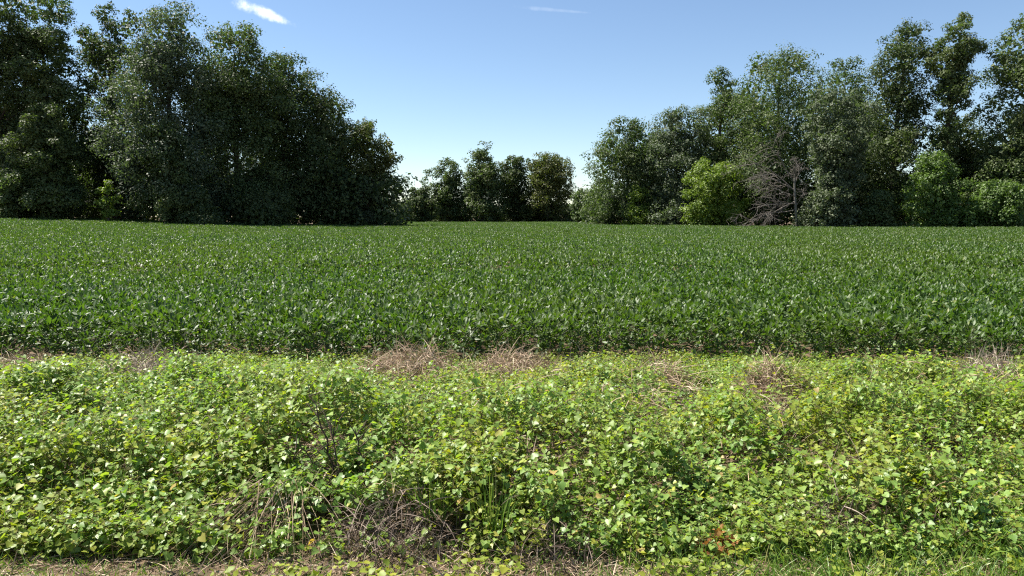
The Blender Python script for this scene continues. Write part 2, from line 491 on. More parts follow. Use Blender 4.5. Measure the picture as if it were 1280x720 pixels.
# centre
tree('deciduous_tree', 'light airy tree with a bough reaching left, leftmost tall one of the far row', 'tree', 563, 197, 44, 148, 'dome', 'tree_mid', 31, group=CG, puffs=94, n_leaf=8595, size=0.31, extra=[(-14, 214, 11, 7), (-27, 216, 9, 7), (-33, 226, 7, 4), (-22, 236, 9, 5)], low=0.03)
tree('deciduous_tree', 'tallest tree of the far row, with twin peaks', 'tree', 603, 186, 54, 146, 'dome', 'tree_mid', 32, group=CG, puffs=121, n_leaf=11241, size=0.31, extra=[(6, 182, 9, 6), (-8, 188, 8, 5), (-17, 200, 8, 4)])
tree('deciduous_tree', 'narrow tree with a yellow green top in the far row', 'tree', 642, 194, 48, 149, 'dome', 'tree_deep', 33, group=CG, puffs=94, n_leaf=9918, size=0.31, extra=[(9, 198, 9, 6), (18, 205, 8, 4)])
tree('deciduous_tree', 'broad round-topped tree, rightmost tall one of the far row', 'tree', 684, 191, 66, 148, 'dome', 'tree_olive', 34, group=CG, puffs=121, n_leaf=12563, size=0.31, extra=[(24, 222, 14, 7), (30, 245, 13, 6)])
tree('young_tree', 'small dark tree in the gap between the left wood and the far row', 'tree', 524, 234, 40, 142, 'round', 'tree_deep', 35, group=CG, puffs=60, n_leaf=5951, size=0.31, extra=[(8, 236, 9, 4)])
tree('young_tree', 'small tree in the gap between the far row and the right wood', 'tree', 735, 238, 50, 128, 'round', 'tree_mid', 36, group=CG, puffs=60, n_leaf=6612, size=0.31)
# right wood
tree('deciduous_tree', 'first spreading tree at the left end of the right wood', 'tree', 783, 146, 92, 98, 'dome', 'tree_mid', 41, group=RG, puffs=100, n_leaf=20000, extra=[(-28, 190, 14, 6), (-34, 222, 12, 6)])
tree('deciduous_tree', 'second tree of the right wood, rounded and dark, before the skyline steps up', 'tree', 843, 132, 88, 95, 'dome', 'tree_grey', 42, group=RG, puffs=95, n_leaf=19000)
tree('deciduous_tree', 'narrow tall tree at the step up in the right wood skyline', 'tree', 896, 83, 70, 96, 'round', 'tree_mid', 143, group=RG, puffs=80, n_leaf=14000)
tree('deciduous_tree', 'tall broad tree rising behind the bare dead tree', 'tree', 968, 60, 140, 92, 'round', 'tree_mid', 44, group=RG, puffs=130, n_leaf=28000)
tree('deciduous_tree', 'layered grey green tree with bare dark lower trunk beside the dead tree', 'tree', 1042, 108, 88, 80, 'open', 'tree_grey', 45, group=RG, puffs=80, n_leaf=15000, low=0.3, rb=0.32, extra=[(-26, 190, 18, 6), (10, 205, 20, 6)])
tree('deciduous_tree', 'tall tree with level top between the dead tree and the tapering tree', 'tree', 1046, 68, 84, 96, 'tall', 'tree_mid', 50, group=RG, puffs=100, n_leaf=16000)
tree('deciduous_tree', 'tall tapering tree just left of the slender forked tree', 'tree', 1112, 26, 118, 88, 'taper', 'tree_deep', 46, lean=0.03, group=RG, puffs=130, n_leaf=26000)
tree('deciduous_tree', 'slender forked tree with a small high crown against sky gaps', 'tree', 1176, 10, 74, 84, 'slim', 'tree_mid', 47, lean=0.02, group=RG, puffs=75, n_leaf=11500, low=0.3, rb=0.34, limbs=26)
tree('deciduous_tree', 'tall tree filling the right edge of the frame', 'tree', 1272, 14, 112, 82, 'dome', 'tree_mid', 48, group=RG, puffs=140, n_leaf=30000)
tree('deciduous_tree', 'middle-height dark tree behind the light green bush in the right wood', 'tree', 1190, 140, 90, 90, 'dome', 'tree_deep', 49, group=RG, puffs=80, n_leaf=14000)


def back_rows():
    """the trees standing deeper in the two woods, seen between the front crowns: copies of two deep ones"""
    src = [o for o in col.objects if o.get('category') == 'tree']
    spots = [(-5, 96, 5, 'left wood at the frame edge'), (60, 100, 3, 'left wood behind the second tree'), (118, 97, 7, 'left wood below the sky notch'),
             (262, 98, 2, 'left wood behind the big sunlit tree'), (345, 102, 6, 'left wood behind the sloping skyline'), (430, 106, 6, 'left wood near its right end'),
             (820, 112, 17, 'right wood behind its first two trees'), (925, 110, 19, 'right wood behind the dead tree'), (1062, 104, 5, 'right wood behind the layered tree'),
             (1150, 112, 17, 'right wood below the sky gap'), (1234, 104, 17, 'right wood behind the forked tree'), (1292, 100, 5, 'right wood at the frame edge')]
    sc = [0.9, 0.85, 0.78, 0.86, 0.78, 0.74, 0.9, 0.92, 0.9, 0.6, 0.74, 0.9]
    for (px, D, i, where), s in zip(spots, sc):
        o = src[i]
        c = o.copy(); col.objects.link(c)
        x = px_x(px, D)
        c.location = (x, D, float(ground_z(x, D)))
        c.rotation_euler = (0, 0, px * 0.37)
        c.scale = (s, s, s)
        c['label'] = 'dark inner tree of the ' + where
        c['group'] = 'inner trees of the two woods'
        for ch in o.children:
            d = ch.copy(); col.objects.link(d); d.parent = c


back_rows()

# bushes at the foot of the woods
BG = 'bushes at the foot of the woods'
def bush(label, px, top, wpx, D, mat, seed, n_leaf=7000, style='dome', puffs=55, size=0.2):
    return tree('bush', label, 'bush', px, top, wpx, D, style, mat, seed, low=0.02, puffs=puffs, n_leaf=n_leaf, size=size, rb=0.09, group=BG, up=0.7, limbs=10)


bush('bright yellow green bush left of the bare dead tree', 887, 198, 76, 88, 'bush_yellow', 61, 9000, 'round')
bush('rounded grey green bush right of the bare dead tree', 1030, 220, 62, 79, 'tree_grey', 62, 7000)
bush('tall light green bush below the slender forked tree', 1164, 186, 84, 78, 'bush_green', 63, 10000, 'taper')
bush('green bush at the right edge of the frame', 1246, 226, 84, 77, 'bush_green', 64, 8000)
bush('small yellow green bush below the first tree of the right wood', 797, 232, 38, 95, 'bush_yellow', 65, 3500)
bush('low green bush at the left foot of the right wood', 757, 250, 30, 100, 'tree_mid', 66, 3500)
bush('pale grey green bush at the right foot of the left wood', 461, 222, 34, 87, 'tree_grey', 67, 4000, 'round')
bush('small yellow leafed bush low in the dark left wood', 138, 224, 24, 72, 'bush_yellow', 68, 700, 'open', 14)
bush('low dark bush at the left foot of the left wood', 18, 222, 60, 73, 'tree_mid', 69, 5000)
bush('low dark bush beneath the big sunlit tree', 245, 236, 60, 73, 'tree_deep', 70, 4500)
bush('low dark bush beneath the sloping skyline of the left wood', 330, 240, 80, 78, 'tree_deep', 71, 5500)
bush('low dark brush closing the gap right of the left wood', 502, 250, 34, 138, 'tree_deep', 75, 2600)
bush('low dark brush behind the airy tree of the far row', 560, 256, 60, 153, 'tree_deep', 76, 3500)
bush('low dark brush behind the round-topped tree of the far row', 678, 258, 80, 153, 'tree_deep', 77, 4500)
bush('low dark bush behind the twin-peaked tree of the far row', 618, 258, 50, 153, 'tree_deep', 72, 3500)
bush('low dark bush right of the dark bare trunk', 1098, 238, 50, 79, 'tree_mid', 73, 5000)
bush('small dark bush between the two light bushes', 1206, 240, 30, 79, 'tree_deep', 74, 2500)


def undergrowth():
    """dense shady brush filling the floor of the woods and the foot of the far row"""
    r = rs(90)
    pts = []
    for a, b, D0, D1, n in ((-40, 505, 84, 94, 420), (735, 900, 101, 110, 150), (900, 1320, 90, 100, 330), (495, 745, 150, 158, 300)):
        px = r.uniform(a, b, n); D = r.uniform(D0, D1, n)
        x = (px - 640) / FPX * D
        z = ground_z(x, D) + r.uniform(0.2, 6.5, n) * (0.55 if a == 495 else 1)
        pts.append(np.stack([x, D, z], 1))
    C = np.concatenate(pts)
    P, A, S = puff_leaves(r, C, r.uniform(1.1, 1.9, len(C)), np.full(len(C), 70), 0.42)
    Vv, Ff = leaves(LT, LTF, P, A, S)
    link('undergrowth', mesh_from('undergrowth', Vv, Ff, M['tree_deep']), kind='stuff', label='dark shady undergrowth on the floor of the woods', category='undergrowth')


undergrowth()


def dead_tree():
    r = rs(5)
    D = 80.5
    X = lambda px: px_x(px, D) - px_x(995, D)
    x0 = px_x(995, D); z0 = float(ground_z(x0, D))
    Z = lambda py: py_z(py, D) - z0
    root = link('dead_tree', None, None, (x0, D, z0), label='bare grey dead tree with twigs drooping to the left', category='tree')

    def twigs(paths, rads, s, d, L, rad, depth):
        n = 6
        q = np.linspace(0, 1, n)
        p = [np.array(s)]; dd = np.array(d) / np.linalg.norm(d)
        for i in range(n - 1):
            dd = dd + r.normal(size=3) * 0.13 + np.array([-0.02, 0, -0.05 if depth else 0.0])
            dd /= np.linalg.norm(dd)
            p.append(p[-1] + dd * L / (n - 1))
        p = np.array(p)
        paths.append(p); rads.append(np.linspace(rad, max(rad * 0.35, 0.009), n))
        if depth < 3:
            for _ in range((7, 5, 3)[depth]):
                k = r.randint(1, n)
                side = dd + r.normal(size=3) * 0.75
                twigs(paths, rads, p[k], side, L * r.uniform(0.3, 0.6), max(rad * 0.45, 0.010), depth + 1)
    n = 8
    tt = np.linspace(0, 1, n)
    tp = np.stack([X(995 - 0 * tt) + (X(990) - X(995)) * tt + 0.05 * np.sin(tt * 6), 0 * tt, -0.3 + (Z(222) + 0.3) * tt], 1)
    link('trunk', mesh_from('trunk', *tubes([tp], [np.linspace(0.19, 0.09, n)], 8), M['dead_wood'], True), root)
    ends = [((994, 262), (936, 281)), ((994, 255), (940, 262)), ((993, 246), (944, 240)), ((992, 238), (948, 214)), ((991, 230), (958, 190)),
            ((991, 226), (975, 198)), ((991, 228), (1002, 206)), ((994, 250), (958, 278)), ((993, 258), (1004, 244)), ((992, 240), (932, 196))]
    for (a, b) in ends:
        s = np.array([X(a[0]), 0, Z(a[1])]); e = np.array([X(b[0]), r.uniform(-1.8, 1.0), Z(b[1])])
        paths, rads = [], []
        L = np.linalg.norm(e - s)
        twigs(paths, rads, s, e - s + np.array([0, 0, 0.12 * L]), L, 0.065, 0)
        link('branch', mesh_from('branch', *tubes(paths, rads, 4), M['dead_twig']), root)


dead_tree()

# ------------------------------------------------------------------ soybeans
SL = np.array([[0, 0, 0], [-0.34, 0.22, 0.07], [-0.42, 0.5, 0.09], [0, 1, -0.04], [0.42, 0.5, 0.09], [0.34, 0.22, 0.07], [0, 0.5, 0.0]], float)
SLF = np.array([[6, 0, 1], [6, 1, 2], [6, 2, 3], [6, 3, 4], [6, 4, 5], [6, 5, 0]])


def trifoliates(r, base, out, lift, size):
    """three leaflets at every petiole tip: base (n,3), out horizontal unit (n,3), lift 0..1 upright"""
    n = len(base)
    P, A, S = [], [], []
    for k in (-1, 0, 1):
        ang = k * 1.05 + r.normal(size=n) * 0.25
        c, s = np.cos(ang), np.sin(ang)
        d = np.stack([out[:, 0] * c - out[:, 1] * s, out[:, 0] * s + out[:, 1] * c, np.zeros(n)], 1)
        tilt = r.uniform(-0.2, 2.3, n) + lift
        dr = nrm(d + np.array([0, 0, 1.0]) * tilt[:, None] + np.array([-0.30, 0.15, 0.3]))
        nor = np.array([0, 0, 1.0]) - d * tilt[:, None] + r.normal(size=(n, 3)) * 0.42
        P.append(base + dr * 0.012); A.append(frames(nor, dr)); S.append(size * r.uniform(0.75, 1.2, n))
    S = np.concatenate(S)
    return np.concatenate(P), np.concatenate(A), np.stack([S * 0.50, S * 1.08], 1)


def soy_plant(seed):
    r = rs(seed)
    H = r.uniform(0.60, 0.72)
    n = 50
    t = np.concatenate([r.uniform(0.03, 0.7, n // 2), r.uniform(0.62, 1.0, n - n // 2)])
    th = r.rand(n) * 2 * PI
    out = np.stack([np.cos(th), np.sin(th), np.zeros(n)], 1)
    node = np.stack([0.03 * np.sin(t * 4), 0.03 * np.cos(t * 3), t * H * 0.85], 1)
    plen = r.uniform(0.08, 0.24, n) * (1.15 - 0.4 * t)
    tip = node + out * plen[:, None] + np.array([0, 0, 1.0]) * (plen * r.uniform(0.2, 0.8, n))[:, None]
    P, A, S = trifoliates(r, tip, out, np.where(t > 0.6, 0.0, -1.2), r.uniform(0.078, 0.105))
    V, F = leaves(SL, SLF, P, A, S)
    fol = mesh_from('foliage', V, F, M['soy'], True)
    paths = [np.stack([0.03 * np.sin(np.linspace(0, 1, 6) * 4), 0.03 * np.cos(np.linspace(0, 1, 6) * 3), np.linspace(-0.03, H * 0.85, 6)], 1)]
    rads = [np.linspace(0.005, 0.002, 6)]
    for a, b in zip(node, tip):
        paths.append(np.array([a, (a + b) / 2 + [0, 0, 0.01], b])); rads.append(np.array([0.0022, 0.0017, 0.0013]))
    st = mesh_from('stem', *tubes(paths, rads, 3), M['soy_stem'])
    return fol, st


def soy_tile(seed, w=1.25, n=120):
    r = rs(seed)
    base = np.stack([r.uniform(-w / 2, w / 2, n), r.uniform(-w / 2, w / 2, n), 0.70 - 0.26 * r.rand(n) ** 1.4], 1)
    base[:, 2] += 0.06 * (vnoise(base[:, 0], base[:, 1], 3.2, seed) - 0.5)
    th = r.rand(n) * 2 * PI
    out = np.stack([np.cos(th), np.sin(th), np.zeros(n)], 1)
    P, A, S = trifoliates(r, base, out, np.full(n, 0.15), 0.102)
    V, F = leaves(SL, SLF, P, A, S)
    return mesh_from('soybean tile', V, F, M['soy'], True)


def scatter(name, protos, P, rot, scl, idx, **props):
    """one stuff object: points carrying rotation, size and kind, with the prototypes set on them"""
    pc = bpy.data.collections.new(name + ' kinds')
    for i, me in enumerate(protos):
        pc.objects.link(bpy.data.objects.new('%s kind %02d' % (name, i), me))
    me = bpy.data.meshes.new(name)
    me.vertices.add(len(P)); me.vertices.foreach_set('co', np.asarray(P, np.float32).ravel())
    me.attributes.new('rot', 'FLOAT_VECTOR', 'POINT').data.foreach_set('vector', np.asarray(rot, np.float32).ravel())
    me.attributes.new('scl', 'FLOAT', 'POINT').data.foreach_set('value', np.asarray(scl, np.float32))
    me.attributes.new('idx', 'INT', 'POINT').data.foreach_set('value', np.asarray(idx, np.int32))
    me.update()
    o = link(name, me, **props)
    g = bpy.data.node_groups.new(name, 'GeometryNodeTree')
    g.interface.new_socket('Geometry', in_out='INPUT', socket_type='NodeSocketGeometry')
    g.interface.new_socket('Geometry', in_out='OUTPUT', socket_type='NodeSocketGeometry')
    gi, go = g.nodes.new('NodeGroupInput'), g.nodes.new('NodeGroupOutput')
    ci = g.nodes.new('GeometryNodeCollectionInfo')
    ci.inputs['Collection'].default_value = pc
    ci.inputs['Separate Children'].default_value = True
    ip = g.nodes.new('GeometryNodeInstanceOnPoints')
    ip.inputs['Pick Instance'].default_value = True

    def attr(nm, ty):
        a = g.nodes.new('GeometryNodeInputNamedAttribute'); a.data_type = ty
        a.inputs['Name'].default_value = nm
        return a.outputs['Attribute']
    g.links.new(gi.outputs[0], ip.inputs['Points'])
    g.links.new(ci.outputs[0], ip.inputs['Instance'])
    g.links.new(attr('idx', 'INT'), ip.inputs['Instance Index'])
    g.links.new(attr('rot', 'FLOAT_VECTOR'), ip.inputs['Rotation'])
    g.links.new(attr('scl', 'FLOAT'), ip.inputs['Scale'])
    g.links.new(ip.outputs[0], go.inputs[0])
    md = o.modifiers.new('scatter', 'NODES'); md.node_group = g
    return o


def field():
    r = rs(200)
    kinds = [soy_plant(300 + i) for i in range(8)]
    # the front row: plants of their own
    x = -12.6
    i = 0
    while x < 12.6:
        fol, st = kinds[r.randint(8)]
        px_, py_ = x + r.uniform(-.05, .05), FIELD_Y + 0.1 * math.sin(x * 0.9) + r.uniform(-.24, .08)
        root = link('soybean_plant', None, None, (px_, py_, float(ground_z(px_, py_))),
                    label='green soybean plant in the front row of the crop', category='soybean plant', group='soybean plants of the front row')
        s = r.uniform(0.66, 1.16)
        root.scale = (s, s, s); root.rotation_euler = (0, 0, r.rand() * 2 * PI)
        link('foliage', fol, root); link('stem', st, root)
        x += r.uniform(0.18, 0.27)
        i += 1
    # the rest of the crop
    P, idx, scl = [], [], []
    y = FIELD_Y + 0.36
    while y < 21.5:
        xs = np.arange(-(0.78 * y + 5), 0.78 * y + 5, 0.34)
        xs = xs + r.uniform(-.13, .13, len(xs))
        P.append(np.stack([xs, y + 0.1 * np.sin(xs * 0.9) + r.uniform(-.12, .12, len(xs)), np.zeros(len(xs))], 1)); y += 0.37
    P = np.concatenate(P); n1 = len(P)
    idx = list(r.randint(0, 8, n1)); scl = list(r.uniform(0.88, 1.12, n1))
    Q = []
    y = 21.6
    while y < 150:
        xs = np.arange(-(0.76 * y + 6), 0.76 * y + 6, 0.95)
        pxs = 640 + xs / y * FPX
        ymax = np.interp(pxs, [-200, 0, 440, 500, 512, 728, 745, 900, 1280, 1500], [77, 77, 88, 92, 146, 146, 102, 90, 80, 78])
        xs = xs[y < ymax]
        Q.append(np.stack([xs + r.uniform(-.2, .2, len(xs)), np.full(len(xs), y) + r.uniform(-.2, .2, len(xs)), np.zeros(len(xs))], 1)); y += 0.95
    Q = np.concatenate(Q); n2 = len(Q)
    P = np.concatenate([P, Q])
    P[:, 2] = ground_z(P[:, 0], P[:, 1]) + 0.10 * (vnoise(P[:, 0], P[:, 1], 0.35) - 0.5) + 0.08 * (vnoise(P[:, 0], P[:, 1], 1.1) - 0.5)
    idx = np.array(idx + list(8 + r.randint(0, 7, n2))); scl = np.array(scl + list(r.uniform(0.95, 1.1, n2)))
    rot = np.zeros((n1 + n2, 3)); rot[:, 2] = r.rand(n1 + n2) * 2 * PI
    rot[:n1, :2] = r.normal(size=(n1, 2)) * 0.08
    rot[n1:, :2] = r.normal(size=(n2, 2)) * 0.03
    scatter('soybean_foliage', [k[0] for k in kinds] + [soy_tile(400 + i) for i in range(7)], P, rot, scl, idx,
            kind='stuff', label='closed green soybean canopy reaching back to the woods', category='soybean crop')
    return n1, n2


print('soy', field())

# ------------------------------------------------------------------ verge: vine thicket, straw, grass
VL = np.array([[0, 0.05, 0.0], [-0.30, -0.12, 0.05], [-0.52, 0.18, 0.10], [-0.33, 0.55, 0.06], [0, 0.95, -0.06], [0.33, 0.55, 0.06], [0.52, 0.18, 0.10], [0.30, -0.12, 0.05], [0, 0.33, 0.0]], float)
VLF = np.array([[8, i, (i + 1) % 8] for i in range(8)])[:, ::-1].copy()

# brown openings in the green cover: (px, py, half width px, half height px, strength)
BROWN = [(165, 462, 55, 10, .8), (30, 455, 30, 8, .7), (510, 468, 60, 26, .72), (645, 466, 55, 22, .66), (720, 500, 18, 14, .5), (830, 500, 50, 30, .85), (970, 500, 36, 34, 1.0),
         (1085, 468, 22, 16, .5), (1250, 470, 34, 18, .9), (560, 500, 40, 14, .5), (600, 530, 60, 30, .25), (1055, 590, 26, 34, .7), (1020, 545, 50, 12, .4),
         (500, 648, 80, 50, 1.0), (415, 650, 70, 38, 1.0), (318, 660, 58, 32, 1.0), (565, 655, 36, 32, .95), (690, 645, 50, 34, .7), (1080, 640, 44, 34, .95), (640, 600, 26, 36, .7), (905, 680, 36, 26, 1.0), (398, 578, 32, 72, .85), (880, 650, 60, 22, .45), (1185, 620, 40, 18, .4),
         (1190, 655, 70, 14, .6), (650, 590, 20, 30, .5), (160, 510, 40, 18, .25), (300, 655, 40, 12, .6), (900, 560, 20, 12, .3)]


def veg_h(x, y):
    """height of the weed thicket above the ground"""
    x = np.asarray(x, float); y = np.asarray(y, float)
    front = VERGE_IN - 0.02 + 0.30 * (vnoise(x, y * 0, 1.3) - 0.5) + 0.16 * (vnoise(x, y * 0, 4.0) - 0.5)
    hollow = sum(np.exp(-((x - c) / w) ** 2) for c, w in ((-1.25, 0.25), (-0.75, 0.36), (-0.28, 0.24), (0.28, 0.2), (1.95, 0.28), (2.45, 0.2)))
    hollow = np.clip(hollow, 0, 1)
    rise = 0.95 - 0.80 * hollow
    prof = (0.68 * np.clip((y - front + 0.03) / rise, 0, 1) ** 0.8 + 0.32 * sstep(y, front, front + 1.6)) * (0.43 - 0.33 * sstep(y, 4.8, VERGE_OUT - 0.2))
    lump = 0.26 * (vnoise(x, y, 0.8, 3) - 0.5) + 0.34 * (vnoise(x, y, 1.9, 5) - 0.5) + 0.30 * (vnoise(x, y, 4.2, 8) - 0.5) + 0.17 * (vnoise(x, y, 9.5, 9) - 0.5)
    out = VERGE_OUT + 0.42 * (1 - sstep(x, 3.6, 4.6)) * (0.35 + vnoise(x, y * 0, 1.1, 17))
    edge = 1 - sstep(y, out - 0.1, out + 0.5)
    return np.maximum(prof + lump * sstep(y, front, front + 0.5) * (1 - 0.55 * sstep(y, 6, 10)), 0.16 * sstep(y, front, front + 0.4) * (1 - 0.7 * sstep(y, 6, 10)) + 0.02) * edge


def to_px(P):
    y, z = P[:, 1], P[:, 2] - CAM_Z
    c, s = math.cos(PITCH), math.sin(PITCH)
    dep = y * c - z * s
    v = y * s + z * c
    return 640 + FPX * P[:, 0] / dep, 360 - FPX * v / dep, dep


def brown_at(P):
    u, v, _ = to_px(P)
    b = np.zeros(len(P))
    for (a, c, w, h, s) in BROWN:
        b = np.maximum(b, s * np.clip(1.35 - ((u - a) / w) ** 2 - ((v - c) / h) ** 2, 0, 1))
    return b


def verge_points(r, n, y0=VERGE_IN - 0.1, y1=VERGE_OUT + 0.25, power=0.72):
    y = y0 + (y1 - y0) * r.rand(n) ** (1 / power * 0.95)
    hw = 0.72 * y + 1.6
    return r.uniform(-1, 1, n) * hw, y


def vine_shoot(seed, mat, leaves_n=10):
    """one arching shoot: a thin stem with stalked heart-shaped leaves"""
    r = rs(seed)
    L = r.uniform(0.12, 0.19)
    a0 = r.rand() * 2 * PI
    t = np.linspace(0, 1, 7)
    bend = r.uniform(0.35, 0.9)
    st = np.stack([np.cos(a0) * L * bend * t ** 1.5, np.sin(a0) * L * bend * t ** 1.5, L * (t - 0.32 * bend * t * t)], 1) + r.normal(size=(7, 3)) * 0.004 * t[:, None]
    n = leaves_n
    u = np.linspace(0.12, 1, n) + r.normal(size=n) * 0.03
    u = np.clip(u, 0.05, 1)
    node = np.stack([np.interp(u, t, st[:, k]) for k in range(3)], 1)
    th = a0 + PI * np.arange(n) + r.normal(size=n) * 0.9
    out = np.stack([np.cos(th), np.sin(th), np.zeros(n)], 1)
    pet = r.uniform(0.02, 0.05, n)
    P = node + out * pet[:, None] + np.array([0, 0, 1.0]) * (pet * r.uniform(0.2, 0.9, n))[:, None]
    nor = nrm(out * r.uniform(0.1, 0.75, n)[:, None] + np.array([-0.12, 0.0, 0.9]) + r.normal(size=(n, 3)) * 0.30)
    dr = out + np.array([0, 0, -0.55]) + r.normal(size=(n, 3)) * 0.3
    S = r.uniform(0.024, 0.041, n) * np.interp(u, [0, 0.7, 1], [1.1, 1.0, 0.55])
    V, F = leaves(VL, VLF, P, frames(nor, dr), S)
    tp = [st] + [np.stack([x, (x + y) / 2 + [0, 0, 0.004], y]) for x, y in zip(node, P)]
    tr = [np.linspace(0.0022, 0.001, 7)] + [np.array([0.001, 0.0009, 0.0008])] * n
    TV, TF = tubes(tp, tr, 3)
    TF = np.concatenate([TF[:, [0, 1, 2]], TF[:, [0, 2, 3]]]) + len(V)
    me = mesh_from('vine shoot', np.concatenate([V, TV]), np.concatenate([F, TF]), M[mat], True)
    me.materials.append(M['vine_stem'])
    idx = np.zeros(len(F) + len(TF), np.int32); idx[len(F):] = 1
    me.polygons.foreach_set('material_index', idx)
    return me


def vines():
    r = rs(500)
    root = link('vine_cover', None, None, (0, 0, 0), label='low green vines with heart-shaped leaves covering the verge before the crop', category='vine')
    # the shoots, uncountable: one part
    n = 64000
    x = r.uniform(-9.5, 9.5, n); y = r.uniform(VERGE_IN - 0.1, VERGE_OUT + 0.55, n)
    nf = 5200                                      # the steep front of the thicket
    x = np.concatenate([x, r.uniform(-4.4, 4.4, nf)]); y = np.concatenate([y, r.uniform(VERGE_IN - 0.08, VERGE_IN + 0.7, nf)])
    ok = np.abs(x) < 0.70 * y + 1.0
    x, y = x[ok], y[ok]
    n = len(x)
    h = veg_h(x, y)
    z = ground_z(x, y) + np.maximum(h - 0.10 - 0.22 * r.rand(n) ** 1.5, 0.0)
    P = np.stack([x, y, z], 1)
    b = brown_at(P + np.array([0, 0, 0.08]))
    cover = 0.30 + 1.05 * vnoise(x, y, 1.7, 11) * (0.5 + vnoise(x, y, 5.0, 13))
    keep = (r.rand(n) < np.clip(cover, 0.15, 1) * (1 - 0.93 * b)) & (h > 0.018)
    P, x, y = P[keep], x[keep], y[keep]; n = len(P)
    young = vnoise(x, y, 1.2, 31) + 0.3 * r.normal(size=n) > 0.83
    idx = np.where(young, 12 + r.randint(0, 4, n), r.randint(0, 12, n))
    rot = np.stack([r.normal(size=n) * 0.22, r.normal(size=n) * 0.22, r.rand(n) * 2 * PI], 1)
    scl = r.uniform(0.72, 1.18, n) * (0.82 + 0.42 * vnoise(x, y, 0.9, 21))
    kinds = [vine_shoot(510 + i, 'vine', 9 + i % 4) for i in range(12)] + [vine_shoot(540 + i, 'vine_young', 8 + i) for i in range(4)]
    o = scatter('leaf_mass', kinds, P, rot, scl, idx, kind='stuff')
    o.parent = root
    # the 300 leaves that show largest stay single
    m = 14000
    x = r.uniform(-4.2, 4.2, m); y = r.uniform(VERGE_IN, 5.6, m)
    Q = np.stack([x, y, ground_z(x, y) + veg_h(x, y) + 0.045 + 0.03 * r.rand(m)], 1)
    bb = brown_at(Q)
    A = frames(np.array([-0.15, -0.25, 0.9]) + r.normal(size=(m, 3)) * 0.35, np.stack([r.normal(size=m), r.normal(size=m) - 0.4, np.full(m, -0.4)], 1))
    S = r.uniform(0.034, 0.050, m)
    u, v, dep = to_px(Q)
    vis = (u > 5) & (u < 1275) & (v > 500) & (v < 712) & (r.rand(m) > bb * 1.2) & (veg_h(x, y) > 0.12)
    score = np.where(vis, S / dep * r.uniform(0.7, 1.0, m), 0)
    lk = []
    for k in range(4):
        T = VL.copy(); T[:, 2] += 0.05 * r.normal(size=len(T)); T[:, 0] *= 0.9 + 0.07 * k
        lk.append(mesh_from('leaf', T, VLF, M['vine'], True))
    for q, i in enumerate(np.argsort(-score)[:300]):
        o = link('leaf', lk[q % 4], root)
        mt = Matrix.Identity(4)
        for a in range(3):
            for c in range(3):
                mt[c][a] = A[i, a, c] * S[i]
            mt[a][3] = Q[i, a]
        o.matrix_basis = mt
    return n


print('vine leaves', vines())


def thatch():
    """dead straw and stalks under and between the vines"""
    r = rs(600)
    n = 30000
    x, y = r.uniform(-10.5, 10.5, n), VERGE_IN - 0.45 + (FIELD_Y - VERGE_IN + 0.3) * r.rand(n) ** 1.15
    ok = np.abs(x) < 0.72 * y + 1.4
    x, y = x[ok], y[ok]; n = len(x)
    h = veg_h(x, y)
    P = np.stack([x, y, ground_z(x, y) + h * r.uniform(0.0, 0.62, n) + 0.005], 1)
    d = r.normal(size=(n, 3)) * np.array([1, 1, 0.35]) + np.array([0, 0, 0.45])[None] * sstep(h, 0.05, 0.2)[:, None] + np.array([0, 0, 0.12])
    V, F = blades(P, d, r.uniform(0.10, 0.34, n), r.uniform(0.003, 0.008, n), r.uniform(0.2, 1.6, n), r)
    link('dead_grass', mesh_from('dead_grass', V, F, M['stalk']), kind='stuff', label='brown dead straw under the vines and along the crop edge', category='dead grass')


thatch()


def straw_stalks():
    """bleached stalks lying over and standing out of the vines"""
    r = rs(610)
    n = 16000
    x, y = r.uniform(-9.5, 9.5, n), r.uniform(VERGE_IN + 0.1, VERGE_OUT + 0.5, n)
    P = np.stack([x, y, ground_z(x, y) + veg_h(x, y) * r.uniform(0.7, 1.0, n) + 0.05], 1)
    b = brown_at(P)
    keep = (np.abs(x) < 0.70 * y + 1) & (r.rand(n) < 0.06 + 0.75 * b + 0.9 * sstep(vnoise(x, y, 1.3, 71), 0.55, 0.8) * sstep(y, 5.0, 7.5))
    P = P[keep]; n = len(P)
    d = r.normal(size=(n, 3)) * np.array([0.8, 0.8, 0.4]) + np.array([0, 0, 0.55])
    V, F = blades(P, d, r.uniform(0.10, 0.26, n), r.uniform(0.0035, 0.007, n), r.uniform(0.3, 1.7, n), r, seg=4)
    link('straw_stalks', mesh_from('straw_stalks', V, F, M['straw']), kind='stuff', label='bleached dry stalks scattered through the vines', category='dead grass')


straw_stalks()


def on_verge(px, py):
    """where the sight line through this spot of the thicket meets its top"""
    lo, hi = 3.2, 12.0
    for y in np.arange(lo, hi, 0.02):
        x = px_x(px, y)
        if py_z(py, y) <= float(ground_z(x, y) + veg_h(x, y)):
            return float(x), float(y)
    return float(px_x(px, 11)), 11.0


